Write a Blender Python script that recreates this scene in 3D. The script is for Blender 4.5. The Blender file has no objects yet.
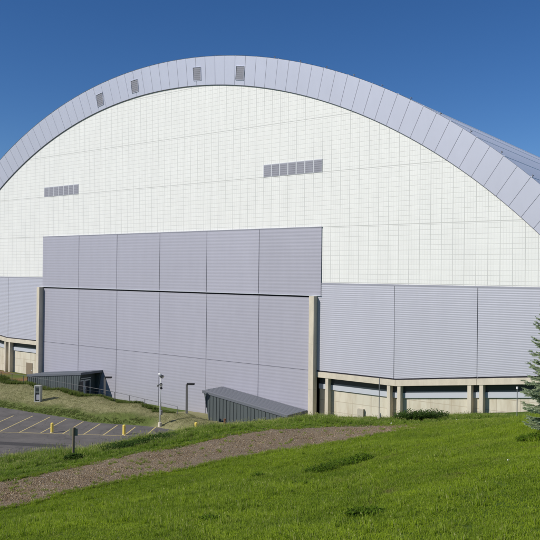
import bpy, math, random
import numpy as np
from mathutils import Vector, Matrix
R = math.radians
S = bpy.context.scene
COL = S.collection
rng = np.random.default_rng(7)
random.seed(7)
H = 18.5                      # camera height above the ground by the big door
CX, CY = 73.55, -71.89
F, YAW, PIT, ROL = 719.53, -.6453, .005, .0112      # calibrated for a 540 px frame

def ray(x, y):                # direction from the camera through a measured point of the place
    u = (x-270)/F; v = -(y-270)/F
    c, s = math.cos(ROL), math.sin(ROL); u, v = c*u-s*v, s*u+c*v
    fw = math.cos(PIT)-v*math.sin(PIT); up = math.sin(PIT)+v*math.cos(PIT)
    return (math.cos(YAW)*u+math.sin(YAW)*fw, -math.sin(YAW)*u+math.cos(YAW)*fw, up)
def at_t(x, y, t): d = ray(x, y); return (CX+t*d[0], CY+t*d[1], H+t*d[2])
def at_z(x, y, z): d = ray(x, y); return at_t(x, y, (z-H)/d[2])
def at_y(x, y, Y): d = ray(x, y); return at_t(x, y, (Y-CY)/d[1])

# ------------------------------------------------------------------ materials
def mat(name, base, rough=.6, metal=0., spec=.3, build=None):
    m = bpy.data.materials.new(name); m.use_nodes = True
    nt = m.node_tree; b = nt.nodes['Principled BSDF']
    b.inputs['Base Color'].default_value = (*base, 1)
    b.inputs['Roughness'].default_value = rough; b.inputs['Metallic'].default_value = metal
    b.inputs['Specular IOR Level'].default_value = spec
    if build: build(nt, b)
    return m
def N(nt, t, **kw):
    n = nt.nodes.new(t)
    for k, v in kw.items():
        if k.startswith('i_'):
            key = k[2:]; key = int(key) if key.isdigit() else key.replace('_', ' ')
            n.inputs[key].default_value = v
        else: setattr(n, k, v)
    return n
def L(nt, a, b): nt.links.new(a, b)
def M_(nt, op, a, b=None, c=None, clamp=False):
    n = nt.nodes.new('ShaderNodeMath'); n.operation = op; n.use_clamp = clamp
    for i, v in enumerate((a, b, c)):
        if v is None: continue
        if isinstance(v, (int, float)): n.inputs[i].default_value = v
        else: nt.links.new(v, n.inputs[i])
    return n.outputs[0]
def noise(nt, scale, detail=4, rough=.6, vec=None, dist=0):
    n = N(nt, 'ShaderNodeTexNoise'); n.inputs['Scale'].default_value = scale
    n.inputs['Detail'].default_value = detail; n.inputs['Roughness'].default_value = rough
    n.inputs['Distortion'].default_value = dist
    if vec is None: vec = N(nt, 'ShaderNodeTexCoord').outputs['Object']
    L(nt, vec, n.inputs['Vector']); return n.outputs['Fac']
def ramp(nt, fac, stops):
    r = N(nt, 'ShaderNodeValToRGB'); e = r.color_ramp.elements
    while len(e) < len(stops): e.new(.5)
    for q, (p, c) in zip(e, stops): q.position = p; q.color = (*c, 1)
    L(nt, fac, r.inputs['Fac']); return r.outputs['Color']
def mix(nt, fac, a, b, mode='MIX'):
    n = N(nt, 'ShaderNodeMix', data_type='RGBA', blend_type=mode)
    for sock, v in ((n.inputs[0], fac), (n.inputs[6], a), (n.inputs[7], b)):
        if isinstance(v, (int, float)): sock.default_value = v
        elif isinstance(v, tuple): sock.default_value = (*v, 1)
        else: L(nt, v, sock)
    return n.outputs[2]
def bump(nt, b, h, strength=.3, dist=.05):
    n = N(nt, 'ShaderNodeBump'); n.inputs['Strength'].default_value = strength; n.inputs['Distance'].default_value = dist
    L(nt, h, n.inputs['Height']); L(nt, n.outputs[0], b.inputs['Normal'])
def objvec(nt, scale=(1, 1, 1)):
    m = N(nt, 'ShaderNodeMapping'); m.inputs['Scale'].default_value = scale
    L(nt, N(nt, 'ShaderNodeTexCoord').outputs['Object'], m.inputs['Vector']); return m.outputs[0]

def metal_build(c, streak=.06, oil=.4):
    def f(nt, b):
        n1 = noise(nt, 1, 5, .6, objvec(nt, (.9, .9, .12)))      # vertical weathering streaks
        n2 = noise(nt, .08, 3, .5)
        v = M_(nt, 'ADD', M_(nt, 'MULTIPLY', M_(nt, 'SUBTRACT', n1, .5), streak*2), M_(nt, 'MULTIPLY_ADD', n2, .08, .96))
        v = M_(nt, 'ADD', v, M_(nt, 'MULTIPLY_ADD', N(nt, 'ShaderNodeObjectInfo').outputs['Random'], .07, -.035))
        hsv = N(nt, 'ShaderNodeHueSaturation'); hsv.inputs['Color'].default_value = (*c, 1)
        L(nt, v, hsv.inputs['Value']); L(nt, hsv.outputs[0], b.inputs['Base Color'])
        bump(nt, b, noise(nt, .5, 2, .5), oil, .03)
    return f
GREY = (.415, .405, .46)
m_grey = mat('ribbed_grey_metal', GREY, .5, .22, .4, metal_build(GREY))
FC = (.67, .67, .78)
m_fascia = mat('fascia_metal', FC, .5, .5, .5, metal_build(FC, .04, .25))
m_fjoint = mat('fascia_joint', (.52, .52, .60), .7)
FG = (.465, .465, .52)
m_flank = mat('flank_ribbed_metal', FG, .55, .2, .4, metal_build(FG))
m_joint = mat('dark_joint', (.17, .17, .21), .8)
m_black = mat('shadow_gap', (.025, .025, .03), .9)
m_roofm = mat('roof_membrane', (.82, .84, .90), .5, 0, .3, metal_build((.82, .84, .90), .05, .1))
m_trim = mat('trim_metal', (.33, .33, .38), .5)

def white_build(nt, b):
    sp = N(nt, 'ShaderNodeSeparateXYZ'); L(nt, N(nt, 'ShaderNodeTexCoord').outputs['Object'], sp.inputs[0])
    x, z = sp.outputs[0], sp.outputs[2]
    def line(src, off, pitch, w, soft):
        f = M_(nt, 'FRACT', M_(nt, 'DIVIDE', M_(nt, 'ADD', src, off+500*pitch), pitch))
        d = M_(nt, 'MULTIPLY', M_(nt, 'SUBTRACT', .5, M_(nt, 'ABSOLUTE', M_(nt, 'SUBTRACT', f, .5))), pitch)
        return M_(nt, 'SUBTRACT', 1., M_(nt, 'SMOOTH_MIN', M_(nt, 'DIVIDE', d, w), 1., soft), clamp=True)
    v1 = line(x, 1.2585/2, 1.2585, .05, .1); v2 = line(x, 0, 1.2585/4, .028, .1)
    h1 = line(z, -17.44, .5417, .034, .1); h2 = line(z, -17.55, 6.535, .07, .1)
    l = M_(nt, 'MAXIMUM', M_(nt, 'MAXIMUM', M_(nt, 'MULTIPLY', v1, .82), M_(nt, 'MULTIPLY', v2, .34)),
           M_(nt, 'MAXIMUM', M_(nt, 'MULTIPLY', h1, .66), M_(nt, 'MULTIPLY', h2, .85)))
    cb = N(nt, 'ShaderNodeCombineXYZ')
    L(nt, M_(nt, 'FLOOR', M_(nt, 'DIVIDE', M_(nt, 'ADD', x, 1.2585*.5), 1.2585)), cb.inputs[0])
    L(nt, M_(nt, 'FLOOR', M_(nt, 'DIVIDE', M_(nt, 'SUBTRACT', z, 17.44), .5417)), cb.inputs[1])
    wn = N(nt, 'ShaderNodeTexWhiteNoise'); L(nt, cb.outputs[0], wn.inputs['Vector'])
    st = noise(nt, 1, 4, .6, objvec(nt, (.7, .7, .08)))
    val = M_(nt, 'ADD', M_(nt, 'MULTIPLY_ADD', wn.outputs['Value'], .028, .955), M_(nt, 'MULTIPLY', M_(nt, 'SUBTRACT', st, .5), .15))
    hsv = N(nt, 'ShaderNodeHueSaturation'); hsv.inputs['Color'].default_value = (.80, .795, .755, 1); L(nt, val, hsv.inputs['Value'])
    c = mix(nt, l, hsv.outputs[0], (.42, .42, .40)); L(nt, c, b.inputs['Base Color'])
    bump(nt, b, M_(nt, 'SUBTRACT', 1., l), .5, .03)
m_white = mat('white_translucent_panels', (.8, .82, .78), .5, 0, .3, white_build)

def conc_build(c, var=.25):
    def f(nt, b):
        n1 = noise(nt, 1.2, 6, .65, objvec(nt, (1, 1, .35))); n2 = noise(nt, 9, 5, .7)
        k = M_(nt, 'MULTIPLY_ADD', n1, var*2, 1-var); k = M_(nt, 'ADD', k, M_(nt, 'MULTIPLY', M_(nt, 'SUBTRACT', n2, .5), .15))
        hsv = N(nt, 'ShaderNodeHueSaturation'); hsv.inputs['Color'].default_value = (*c, 1); L(nt, k, hsv.inputs['Value'])
        L(nt, hsv.outputs[0], b.inputs['Base Color']); bump(nt, b, n2, .3, .02)
    return f
m_conc = mat('cream_concrete', (.60, .56, .45), .85, 0, .2, conc_build((.60, .54, .43), .32))
m_concd = mat('weathered_concrete', (.46, .42, .34), .85, 0, .2, conc_build((.46, .42, .34), .2))
def wall_block(nt, b):
    br = N(nt, 'ShaderNodeTexBrick'); br.inputs['Scale'].default_value = 1; br.offset = 0; br.squash = 1
    br.inputs['Brick Width'].default_value = 2.4; br.inputs['Row Height'].default_value = 1.25
    br.inputs['Mortar Size'].default_value = .03; br.inputs['Mortar Smooth'].default_value = .3
    br.inputs['Color1'].default_value = (.65, .60, .48, 1); br.inputs['Color2'].default_value = (.60, .56, .45, 1)
    br.inputs['Mortar'].default_value = (.42, .36, .27, 1)
    sp = N(nt, 'ShaderNodeSeparateXYZ'); L(nt, N(nt, 'ShaderNodeTexCoord').outputs['Object'], sp.inputs[0])
    cb = N(nt, 'ShaderNodeCombineXYZ'); L(nt, sp.outputs[0], cb.inputs[0]); L(nt, M_(nt, 'ADD', sp.outputs[2], .2), cb.inputs[1])
    L(nt, cb.outputs[0], br.inputs['Vector'])
    st = noise(nt, 1, 5, .6, objvec(nt, (1.3, 1, .25)))
    c = mix(nt, M_(nt, 'MULTIPLY', M_(nt, 'SUBTRACT', st, .44, clamp=True), 2.6), br.outputs['Color'], (.45, .38, .27))
    L(nt, c, b.inputs['Base Color'])
m_block = mat('precast_concrete_wall', (.6, .56, .45), .85, 0, .2, wall_block)
m_slot = mat('dark_ribbon_glass', (.03, .042, .05), .25, 0, .5)
m_sill = mat('grey_sill_metal', (.50, .52, .56), .5)
m_ventp = mat('louvre_grey', (.29, .29, .33), .6, 0, .3, metal_build((.29, .29, .33), .1, .2))
m_ventf = mat('louvre_frame', (.52, .53, .56), .6)
m_vwall = mat('charcoal_ribbed_metal', (.085, .10, .102), .5, 0, .35, metal_build((.085, .10, .102), .08, .2))
m_vroof = mat('slate_roof_metal', (.13, .14, .16), .45, 0, .35, metal_build((.13, .14, .16), .06, .2))
m_brown = mat('brown_door_paint', (.24, .19, .13), .6)
m_glass = mat('door_glass', (.035, .045, .05), .12, 0, .6)
m_alu = mat('aluminium_frame', (.75, .76, .77), .4, .0)
def paint(c, rough=.55, dirt=(.2, .17, .12), amt=.5):
    def f(nt, b):
        n1 = noise(nt, 5, 5, .7)
        L(nt, mix(nt, M_(nt, 'MULTIPLY', M_(nt, 'SUBTRACT', n1, .5, clamp=True), amt*2.5), c, dirt), b.inputs['Base Color'])
    return f
m_yel = mat('yellow_paint', (.78, .58, .10), .55, 0, .3, paint((.86, .66, .13)))
m_wpole = mat('white_pole_paint', (.72, .72, .70), .5, 0, .3, paint((.74, .74, .72), amt=.3))
m_gpole = mat('grey_pole_paint', (.16, .155, .15), .5)
m_dark = mat('dark_housing', (.03, .03, .033), .5)
m_lens = mat('lamp_lens', (.8, .8, .78), .15, 0, .6)
m_galv = mat('galvanised_steel', (.30, .30, .31), .45, .5)
m_fence = mat('dull_fence_steel', (.12, .12, .12), .6)
m_wood = mat('weathered_wood', (.10, .08, .055), .85, 0, .2, paint((.18, .15, .10), dirt=(.09, .07, .05)))
m_board = mat('faded_sign_board', (.20, .19, .14), .8, 0, .2, paint((.34, .33, .25), dirt=(.2, .2, .13)))
m_rust = mat('rusty_iron', (.17, .085, .05), .85, 0, .2, paint((.2, .09, .05), dirt=(.08, .05, .03)))
m_cab = mat('pale_cabinet_paint', (.36, .37, .34), .55, 0, .3, paint((.38, .39, .36), amt=.3))
m_cabd = mat('cabinet_dark_panel', (.10, .115, .11), .5)
m_paper = mat('litter_paper', (.75, .74, .70), .8)

# line paint: worn
def worn(c, under):
    def f(nt, b):
        n1 = noise(nt, 7, 6, .8)
        L(nt, mix(nt, M_(nt, 'MULTIPLY', M_(nt, 'SUBTRACT', n1, .47, clamp=True), 6, clamp=True), c, under), b.inputs['Base Color'])
    return f
ASP = (.115, .105, .10)
m_line = mat('worn_yellow_line_paint', (.5, .4, .15), .8, 0, .2, worn((.62, .50, .20), (.25, .21, .14)))
m_linew = mat('worn_white_line_paint', (.5, .5, .5), .8, 0, .2, worn((.42, .42, .42), ASP))
def asph(nt, b):
    n1 = noise(nt, .35, 5, .6); n2 = noise(nt, 14, 6, .8); n3 = noise(nt, 1.6, 5, .7)
    c = ramp(nt, n1, [(.3, (.085, .078, .077)), (.7, (.16, .145, .135))])
    c = mix(nt, M_(nt, 'MULTIPLY', M_(nt, 'SUBTRACT', n3, .56, clamp=True), 4, clamp=True), c, (.06, .056, .056))
    c = mix(nt, .35, c, ramp(nt, n2, [(.3, (.05, .05, .05)), (.75, (.26, .24, .22))]))
    vc = N(nt, 'ShaderNodeTexVoronoi', feature='DISTANCE_TO_EDGE'); vc.inputs['Scale'].default_value = .28
    wv = N(nt, 'ShaderNodeVectorMath', operation='ADD'); tc = N(nt, 'ShaderNodeTexCoord').outputs['Object']; L(nt, tc, wv.inputs[0])
    nz = N(nt, 'ShaderNodeTexNoise'); nz.inputs['Scale'].default_value = 1.2; L(nt, tc, nz.inputs['Vector']); L(nt, nz.outputs['Color'], wv.inputs[1]); L(nt, wv.outputs[0], vc.inputs['Vector'])
    c = mix(nt, M_(nt, 'MULTIPLY', M_(nt, 'SUBTRACT', 1., M_(nt, 'MULTIPLY', vc.outputs['Distance'], 60), clamp=True), .5), c, (.045, .042, .04))
    L(nt, c, b.inputs['Base Color']); bump(nt, b, n2, .5, .02)
m_asph = mat('worn_asphalt', ASP, .9, 0, .2, asph)
m_patch = mat('dark_asphalt_patch', (.06, .057, .057), .9, 0, .2, worn((.058, .055, .055), (.085, .08, .078)))

def ground_build(nt, b):
    at = N(nt, 'ShaderNodeAttribute', attribute_name='dry'); dry = at.outputs['Fac']
    n1 = noise(nt, .45, 6, .65, dist=.6); n2 = noise(nt, 5, 6, .75); n3 = noise(nt, .12, 4, .6)
    green = ramp(nt, n1, [(.3, (.05, .09, .012)), (.7, (.10, .15, .02))])
    dryc = ramp(nt, n1, [(.28, (.15, .17, .06)), (.5, (.235, .235, .11)), (.72, (.32, .29, .165))])
    dryc = mix(nt, M_(nt, 'MULTIPLY', M_(nt, 'SUBTRACT', n3, .5, clamp=True), 4, clamp=True), dryc, (.19, .20, .075))
    dryc = mix(nt, .4, dryc, ramp(nt, n2, [(.3, (.20, .18, .09)), (.7, (.40, .35, .21))]))
    dirt = N(nt, 'ShaderNodeAttribute', attribute_name='dirt').outputs['Fac']
    c = mix(nt, dry, green, dryc)
    c = mix(nt, dirt, c, ramp(nt, n2, [(.3, (.14, .075, .035)), (.7, (.30, .17, .085))]))
    L(nt, c, b.inputs['Base Color']); bump(nt, b, n2, .7, .06)
m_ground = mat('ground_soil_grass', (.1, .1, .05), .95, 0, .1, ground_build)
def path_build(nt, b):
    n1 = noise(nt, .5, 5, .65); n2 = noise(nt, 11, 6, .8); n3 = noise(nt, 2.2, 5, .7)
    vo = N(nt, 'ShaderNodeTexVoronoi'); vo.inputs['Scale'].default_value = 22
    L(nt, N(nt, 'ShaderNodeTexCoord').outputs['Object'], vo.inputs['Vector'])
    c = ramp(nt, n1, [(.3, (.22, .145, .068)), (.7, (.35, .25, .135))])
    c = mix(nt, .5, c, ramp(nt, n2, [(.3, (.085, .06, .038)), (.75, (.36, .29, .21))]))
    g = N(nt, 'ShaderNodeSeparateColor'); L(nt, vo.outputs['Color'], g.inputs[0])
    c = mix(nt, .3, c, ramp(nt, g.outputs[0], [(.1, (.07, .055, .04)), (.95, (.33, .29, .25))]))
    c = mix(nt, M_(nt, 'MULTIPLY', M_(nt, 'SUBTRACT', n3, .6, clamp=True), 3, clamp=True), c, (.08, .10, .03))
    n4 = noise(nt, .9, 6, .7, dist=1.5)
    c = mix(nt, M_(nt, 'MULTIPLY', M_(nt, 'SUBTRACT', n4, .52, clamp=True), 3.5, clamp=True), c, (.15, .105, .06))
    L(nt, c, b.inputs['Base Color']); bump(nt, b, M_(nt, 'ADD', n2, vo.outputs['Distance']), .8, .03)
m_path = mat('gravel_and_chips', (.14, .11, .09), .95, 0, .15, path_build)
def stone_build(nt, b):
    oi = N(nt, 'ShaderNodeObjectInfo')
    c = ramp(nt, oi.outputs['Random'], [(0, (.12, .075, .035)), (.45, (.28, .20, .11)), (.9, (.40, .31, .20)), (1, (.5, .44, .34))])
    L(nt, c, b.inputs['Base Color'])
m_stone = mat('path_stone', (.2, .17, .14), .9, 0, .2, stone_build)

def leaf_mat(name, c_lo, c_hi, tip, scale=.35, trans=.42):
    m = bpy.data.materials.new(name); m.use_nodes = True; nt = m.node_tree; b = nt.nodes['Principled BSDF']
    b.inputs['Roughness'].default_value = .6; b.inputs['Specular IOR Level'].default_value = .1
    geo = N(nt, 'ShaderNodeNewGeometry')
    n1 = noise(nt, scale, 5, .7, geo.outputs['Position'], .5); n2 = noise(nt, scale*6, 3, .6, geo.outputs['Position'])
    c = ramp(nt, M_(nt, 'ADD', M_(nt, 'MULTIPLY', n1, .7), M_(nt, 'MULTIPLY', n2, .3)), [(.36, c_lo), (.62, c_hi)])
    at = N(nt, 'ShaderNodeAttribute', attribute_name='tone')
    c = mix(nt, at.outputs['Fac'], c, tip)
    if name in ('lawn_blades', 'verge_blades'):        # worn, straw coloured spots
        n3 = noise(nt, .55, 5, .75, geo.outputs['Position'], 1.)
        c = mix(nt, M_(nt, 'MULTIPLY', M_(nt, 'SUBTRACT', n3, .60, clamp=True), 7, clamp=True), c, (.27, .24, .09))
    L(nt, c, b.inputs['Base Color'])
    tr = N(nt, 'ShaderNodeBsdfTranslucent'); L(nt, c, tr.inputs['Color'])
    ms = N(nt, 'ShaderNodeMixShader'); ms.inputs[0].default_value = trans
    L(nt, b.outputs[0], ms.inputs[1]); L(nt, tr.outputs[0], ms.inputs[2])
    L(nt, ms.outputs[0], nt.nodes['Material Output'].inputs['Surface']); return m
m_lawn = leaf_mat('lawn_blades', (.145, .245, .003), (.31, .435, .009), (.47, .48, .17), .3)
m_verge = leaf_mat('verge_blades', (.085, .18, .006), (.25, .40, .02), (.44, .43, .16), .75)
m_weed = leaf_mat('weed_leaves', (.06, .12, .006), (.11, .19, .012), (.2, .28, .04), .8)
m_shrub = leaf_mat('shrub_leaves', (.03, .07, .010), (.065, .125, .018), (.14, .20, .04), .8)
m_dryg = leaf_mat('dry_blades', (.165, .19, .065), (.275, .275, .12), (.42, .38, .21), .3)
m_bankg = leaf_mat('bank_weeds', (.07, .125, .018), (.14, .21, .035), (.3, .28, .12), .9)
m_spruce = leaf_mat('spruce_needles', (.24, .32, .16), (.44, .53, .31), (.72, .76, .56), 2.5, .35)
m_bark = mat('spruce_bark', (.09, .065, .05), .9, 0, .2, paint((.1, .075, .055), dirt=(.05, .04, .03)))

# ------------------------------------------------------------------ mesh helpers
class MB:
    def __init__(s): s.v = []; s.f = []; s.mi = []; s.cur = 0
    def add(s, vs, fs):
        o = len(s.v); s.v += [tuple(v) for v in vs]; s.f += [tuple(i+o for i in f) for f in fs]; s.mi += [s.cur]*len(fs)
    def quad(s, a, b, c, d): s.add([a, b, c, d], [(0, 1, 2, 3)])
    def box(s, x0, x1, y0, y1, z0, z1):
        s.add([(x0, y0, z0), (x1, y0, z0), (x1, y1, z0), (x0, y1, z0), (x0, y0, z1), (x1, y0, z1), (x1, y1, z1), (x0, y1, z1)],
              [(0, 3, 2, 1), (4, 5, 6, 7), (0, 1, 5, 4), (1, 2, 6, 5), (2, 3, 7, 6), (3, 0, 4, 7)])
    def hexa(s, p): s.add(p, [(0, 3, 2, 1), (4, 5, 6, 7), (0, 1, 5, 4), (1, 2, 6, 5), (2, 3, 7, 6), (3, 0, 4, 7)])
    def tube(s, pts, rad, n=10, cap=True):
        pts = [Vector(p) for p in pts]; rads = rad if isinstance(rad, (list, tuple)) else [rad]*len(pts)
        vs = []; fs = []
        for i, p in enumerate(pts):
            d = (pts[min(i+1, len(pts)-1)]-pts[max(i-1, 0)]).normalized()
            a = d.orthogonal().normalized() if abs(d.z) < .99 else Vector((1, 0, 0)); b = d.cross(a).normalized(); a = b.cross(d)
            for k in range(n):
                t = 2*math.pi*k/n; vs.append(p+(a*math.cos(t)+b*math.sin(t))*rads[i])
        for i in range(len(pts)-1):
            for k in range(n):
                fs.append((i*n+k, i*n+(k+1) % n, (i+1)*n+(k+1) % n, (i+1)*n+k))
        if cap: fs += [tuple(range(n))[::-1], tuple(range((len(pts)-1)*n, len(pts)*n))]
        s.add(vs, fs)
    def build(s, name, m, parent=None, smooth=False, bevel=0):
        me = bpy.data.meshes.new(name); me.from_pydata(s.v, [], s.f)
        for q in (m if isinstance(m, (list, tuple)) else [m]): me.materials.append(q)
        if any(s.mi): me.polygons.foreach_set('material_index', s.mi)
        if smooth: me.polygons.foreach_set('use_smooth', [True]*len(s.f))
        me.update(); o = bpy.data.objects.new(name, me); COL.objects.link(o)
        if parent: o.parent = parent
        if bevel:
            bv = o.modifiers.new('b', 'BEVEL'); bv.width = bevel; bv.segments = 2; bv.limit_method = 'ANGLE'
        return o
def tag(o, label=None, cat=None, group=None, kind=None):
    for k, v in (('label', label), ('category', cat), ('group', group), ('kind', kind)):
        if v: o[k] = v
    return o
def thing(name, label, cat, loc=(0, 0, 0), rz=0, group=None):
    o = bpy.data.objects.new(name, None); COL.objects.link(o); o.location = loc; o.rotation_euler = (0, 0, rz); o.empty_display_size = .3
    return tag(o, label, cat, group)
def copy_tree(o, parent=None):
    c = o.copy(); COL.objects.link(c); c.parent = parent
    for ch in list(o.children): copy_tree(ch, c)
    return c

# ------------------------------------------------------------------ terrain
HP = []                                            # measured ground points, world
def cp(x, y, t): HP.append(at_t(x, y, t))
def cz(x, y, rel): HP.append(at_z(x, y, H+rel))
def cw(x, y, rel): HP.append((x, y, H+rel))
for a in [(0, 540, 15), (140, 540, 14), (270, 540, 13), (400, 540, 12.5), (540, 540, 12), (0, 522, 19.5), (270, 495, 20), (140, 505, 19.5),
          (400, 480, 20), (540, 470, 17), (540, 432, 24.5), (500, 450, 22), (340, 466, 25.5), (420, 455, 25), (470, 432, 29), (540, 417, 31), (500, 418, 34),
          (-80, 560, 15), (620, 560, 11), (620, 440, 20), (640, 412, 30)]: cp(*a)
LOW = [(-70, 534), (0, 509), (34, 503), (65, 493.5), (104, 485.5), (140, 477), (180, 470), (254, 455.5), (298, 449), (340, 443), (395, 433), (440, 428.5), (500, 423)]
UPP = [(-70, 493), (0, 481.7), (26, 478), (65, 468.5), (96, 461.5), (140, 452.5), (180, 447), (227, 435.5), (269, 429.5), (340, 426.5), (400, 425), (450, 422.5), (500, 419.5)]
PREL = [-7.85]*10+[-7.8, -7.7, -7.5]
for (p, q, r) in zip(LOW, UPP, PREL): cz(*p, r); cz(*q, r)
for a in [(0, 474.5, 29), (50, 463, 30.5), (100, 455.5, 33), (130, 449.5, 34), (165, 441.5, 36), (205, 431.5, 37.5), (250, 425, 39),
          (300, 420.5, 41), (340, 420, 42), (370, 421, 42.5), (400, 421, 42.5), (440, 420, 42), (480, 418, 41), (540, 414.5, 36), (-70, 486, 28)]: cp(*a)
# slope down behind the verge crest
for a in [(-70, 480, 45), (0, 473, 44), (60, 465, 44), (100, 457, 46), (140, 449, 48), (180, 441, 49), (0, 470, 58), (60, 462, 60), (120, 450, 63), (150, 440, 70), (175, 434, 76),
          (220, 432, 52), (260, 427, 55), (200, 430, 68), (240, 423, 72), (300, 421, 53), (300, 419, 65), (300, 417, 75), (350, 423, 54), (350, 425, 68),
          (400, 425, 53), (400, 424, 64), (400, 419, 74), (450, 426, 52), (450, 423, 66), (490, 425, 50), (490, 420, 62), (540, 424, 45), (540, 424, 58), (600, 430, 42), (600, 430, 56)]: cp(*a)
for X in range(-60, 40, 8):
    cw(X, -6.6, -17.02 if X < 9 else -17.35); cw(X, -8.4, -16.95 if X < 9 else -17.65); cw(X, -5.0, -18.2 if X > -24 else -17.6); cw(X, -4.2, -18.7 if X > -24 else -17.7); cw(X, -.5, -18.8 if X > -24 and X < 27 else -17.3)
for X in range(-64, 6, 6): cw(X, -16.2, -18.5); cw(X, -12.4, -17.75)
for p in [(14, -10.2, -18.2), (19, -9, -17.9), (20, -12, -17.9), (20, -18, -18.1), (26, -12, -17.3), (28, -6, -17.0), (30, 0, -16.6), (34, 0, -15.9), (40, 0, -15.3), (46, 0, -14.2), (54, 0, -12.8), (62, 0, -11.8), (72, 0, -10.8),
          (CX, CY, -1.75), (CX+6, CY+3, -1.6), (CX+3, CY-6, -1.3), (CX-4, CY+2, -2.7), (90, -60, -1.8), (95, -30, -4.8), (95, 0, -8.5), (70, -100, 0), (50, -85, -3.6), (20, -85, -8), (120, -100, 0), (130, -20, -4),
          (30, -60, -8.2), (0, -62, -12), (-30, -70, -16), (-60, -60, -18.5), (-60, -30, -18.5), (-40, -40, -18.5), (-20, -50, -17)]: cw(*p)
for p in [(-200, -200, -16), (0, -220, -4), (200, -200, 0), (-200, 0, -18.5), (220, 0, -5), (-200, 200, -19), (0, 220, -19), (200, 200, -10), (-90, 20, -18.5), (-62, 5, -18), (-62, 60, -18.5), (0, 60, -18.5), (0, 120, -18.5), (62, 60, -13), (64, 120, -14),
          (900, 900, -19), (-900, 900, -19), (-900, -900, -19), (900, -900, -19)]: cw(*p)
for p in [(-10, -20), (0, -28), (10, -32), (5, -20), (8, -14), (-20, -30), (-8, -40), (14, -22)]: cw(*p, -18.5)
P = np.array(HP)
def solve_rbf(P):
    d = np.hypot(P[:, None, 0]-P[None, :, 0], P[:, None, 1]-P[None, :, 1]); n = len(P)
    A = np.zeros((n+3, n+3)); A[:n, :n] = -d; A[:n, :n] -= np.eye(n)*(-.15)*0
    A[:n, :n] += np.eye(n)*-.12*0
    Q = np.c_[np.ones(n), P[:, :2]/100]; A[:n, n:] = Q; A[n:, :n] = Q.T
    A[:n, :n] += np.eye(n)*.25
    return np.linalg.solve(A, np.r_[P[:, 2], 0, 0, 0])
def ev_rbf(w, x, y):
    out = np.empty(x.shape); xf, yf = x.ravel(), y.ravel(); o = np.empty(len(xf))
    for i in range(0, len(xf), 20000):
        a, b = xf[i:i+20000], yf[i:i+20000]
        d = np.hypot(a[:, None]-P[None, :, 0], b[:, None]-P[None, :, 1])
        o[i:i+20000] = -d@w[:len(P)]+w[-3]+(w[-2]*a+w[-1]*b)/100
    return o.reshape(x.shape)
Wt = solve_rbf(P)
LOT = np.array([(-70, -19.5), (-14.3, -15.8), (-2, -14.5), (3.2, -14.3), (8.7, -11.9), (11.2, -11.1), (14.8, -10.9), (18.6, -12.6), (21, -16), (20, -21), (15.5, -27), (13.5, -31.5), (6, -37), (-12, -45), (-70, -58)])
def seg_dist(x, y, poly, closed=True):
    n = len(poly); best = np.full(x.shape, 1e9)
    for i in range(n if closed else n-1):
        a, b = poly[i], poly[(i+1) % n]; dx, dy = b-a
        t = np.clip(((x-a[0])*dx+(y-a[1])*dy)/(dx*dx+dy*dy), 0, 1)
        best = np.minimum(best, np.hypot(x-a[0]-t*dx, y-a[1]-t*dy))
    return best
def inside(x, y, poly):
    c = np.zeros(x.shape, bool); n = len(poly)
    for i in range(n):
        x0, y0 = poly[i]; x1, y1 = poly[(i+1) % n]
        if y0 == y1: continue
        c ^= ((y0 > y) != (y1 > y)) & (x < (x1-x0)*(y-y0)/(y1-y0)+x0)
    return c
def vnoise(x, y, s, seed=0):          # cheap smooth value noise
    g = np.random.default_rng(seed).random((257, 257)); X = (x/s) % 256; Y = (y/s) % 256
    i, j = X.astype(int), Y.astype(int); fx, fy = X-i, Y-j; fx = fx*fx*(3-2*fx); fy = fy*fy*(3-2*fy)
    return (g[i, j]*(1-fx)+g[i+1, j]*fx)*(1-fy)+(g[i, j+1]*(1-fx)+g[i+1, j+1]*fx)*fy-.5
lowW = np.array([at_z(*p, H+r)[:2] for p, r in zip(LOW, PREL)]); uppW = np.array([at_z(*p, H+r)[:2] for p, r in zip(UPP, PREL)])
PATHPOLY = np.r_[lowW, uppW[::-1]]
xs = np.r_[-1500, -1000, -600, -400, -250, -160, -110, np.arange(-80, -28, 2.), np.arange(-28, 100, .5), np.arange(100, 130, 3.), 150, 200, 300, 500, 900, 1500]
ys = np.r_[-1500, -900, -500, -300, -200, -150, -120, np.arange(-100, -82, 2.), np.arange(-82, 8, .5), np.arange(8, 60, 5.), 80, 120, 180, 300, 600, 1000, 1500]
GX, GY = np.meshgrid(xs, ys, indexing='ij')
def raw_height(x, y):
    z = ev_rbf(Wt, x, y)
    near = np.clip(1-np.hypot(x-40, y+35)/140, 0, 1)
    pd = np.where(inside(x, y, PATHPOLY), 0, np.clip(seg_dist(x, y, PATHPOLY)/2, 0, 1))
    z = z+near*(vnoise(x, y, 3.1, 1)*.28+vnoise(x, y, 1.1, 2)*.09)*(.25+.75*pd)*np.where((y > -24) & (x < 40), .3, 1)
    sd = seg_dist(x, y, LOT); ins = inside(x, y, LOT)
    k = np.where(ins, 1., np.clip(1-sd/1.6, 0, 1)); k = k*k*(3-2*k)
    z = z*(1-k)+k*np.where(ins, -.04-np.clip(sd, 0, 1)*.1, 0.03)
    # building pad: keep the ground outside the hall's floor level
    return z
GZ = raw_height(GX, GY)
inb = (np.abs(GX) < 60) & (GY > .8) & (GY < 121); GZ = np.where(inb, np.minimum(GZ, -.3), GZ)
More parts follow.
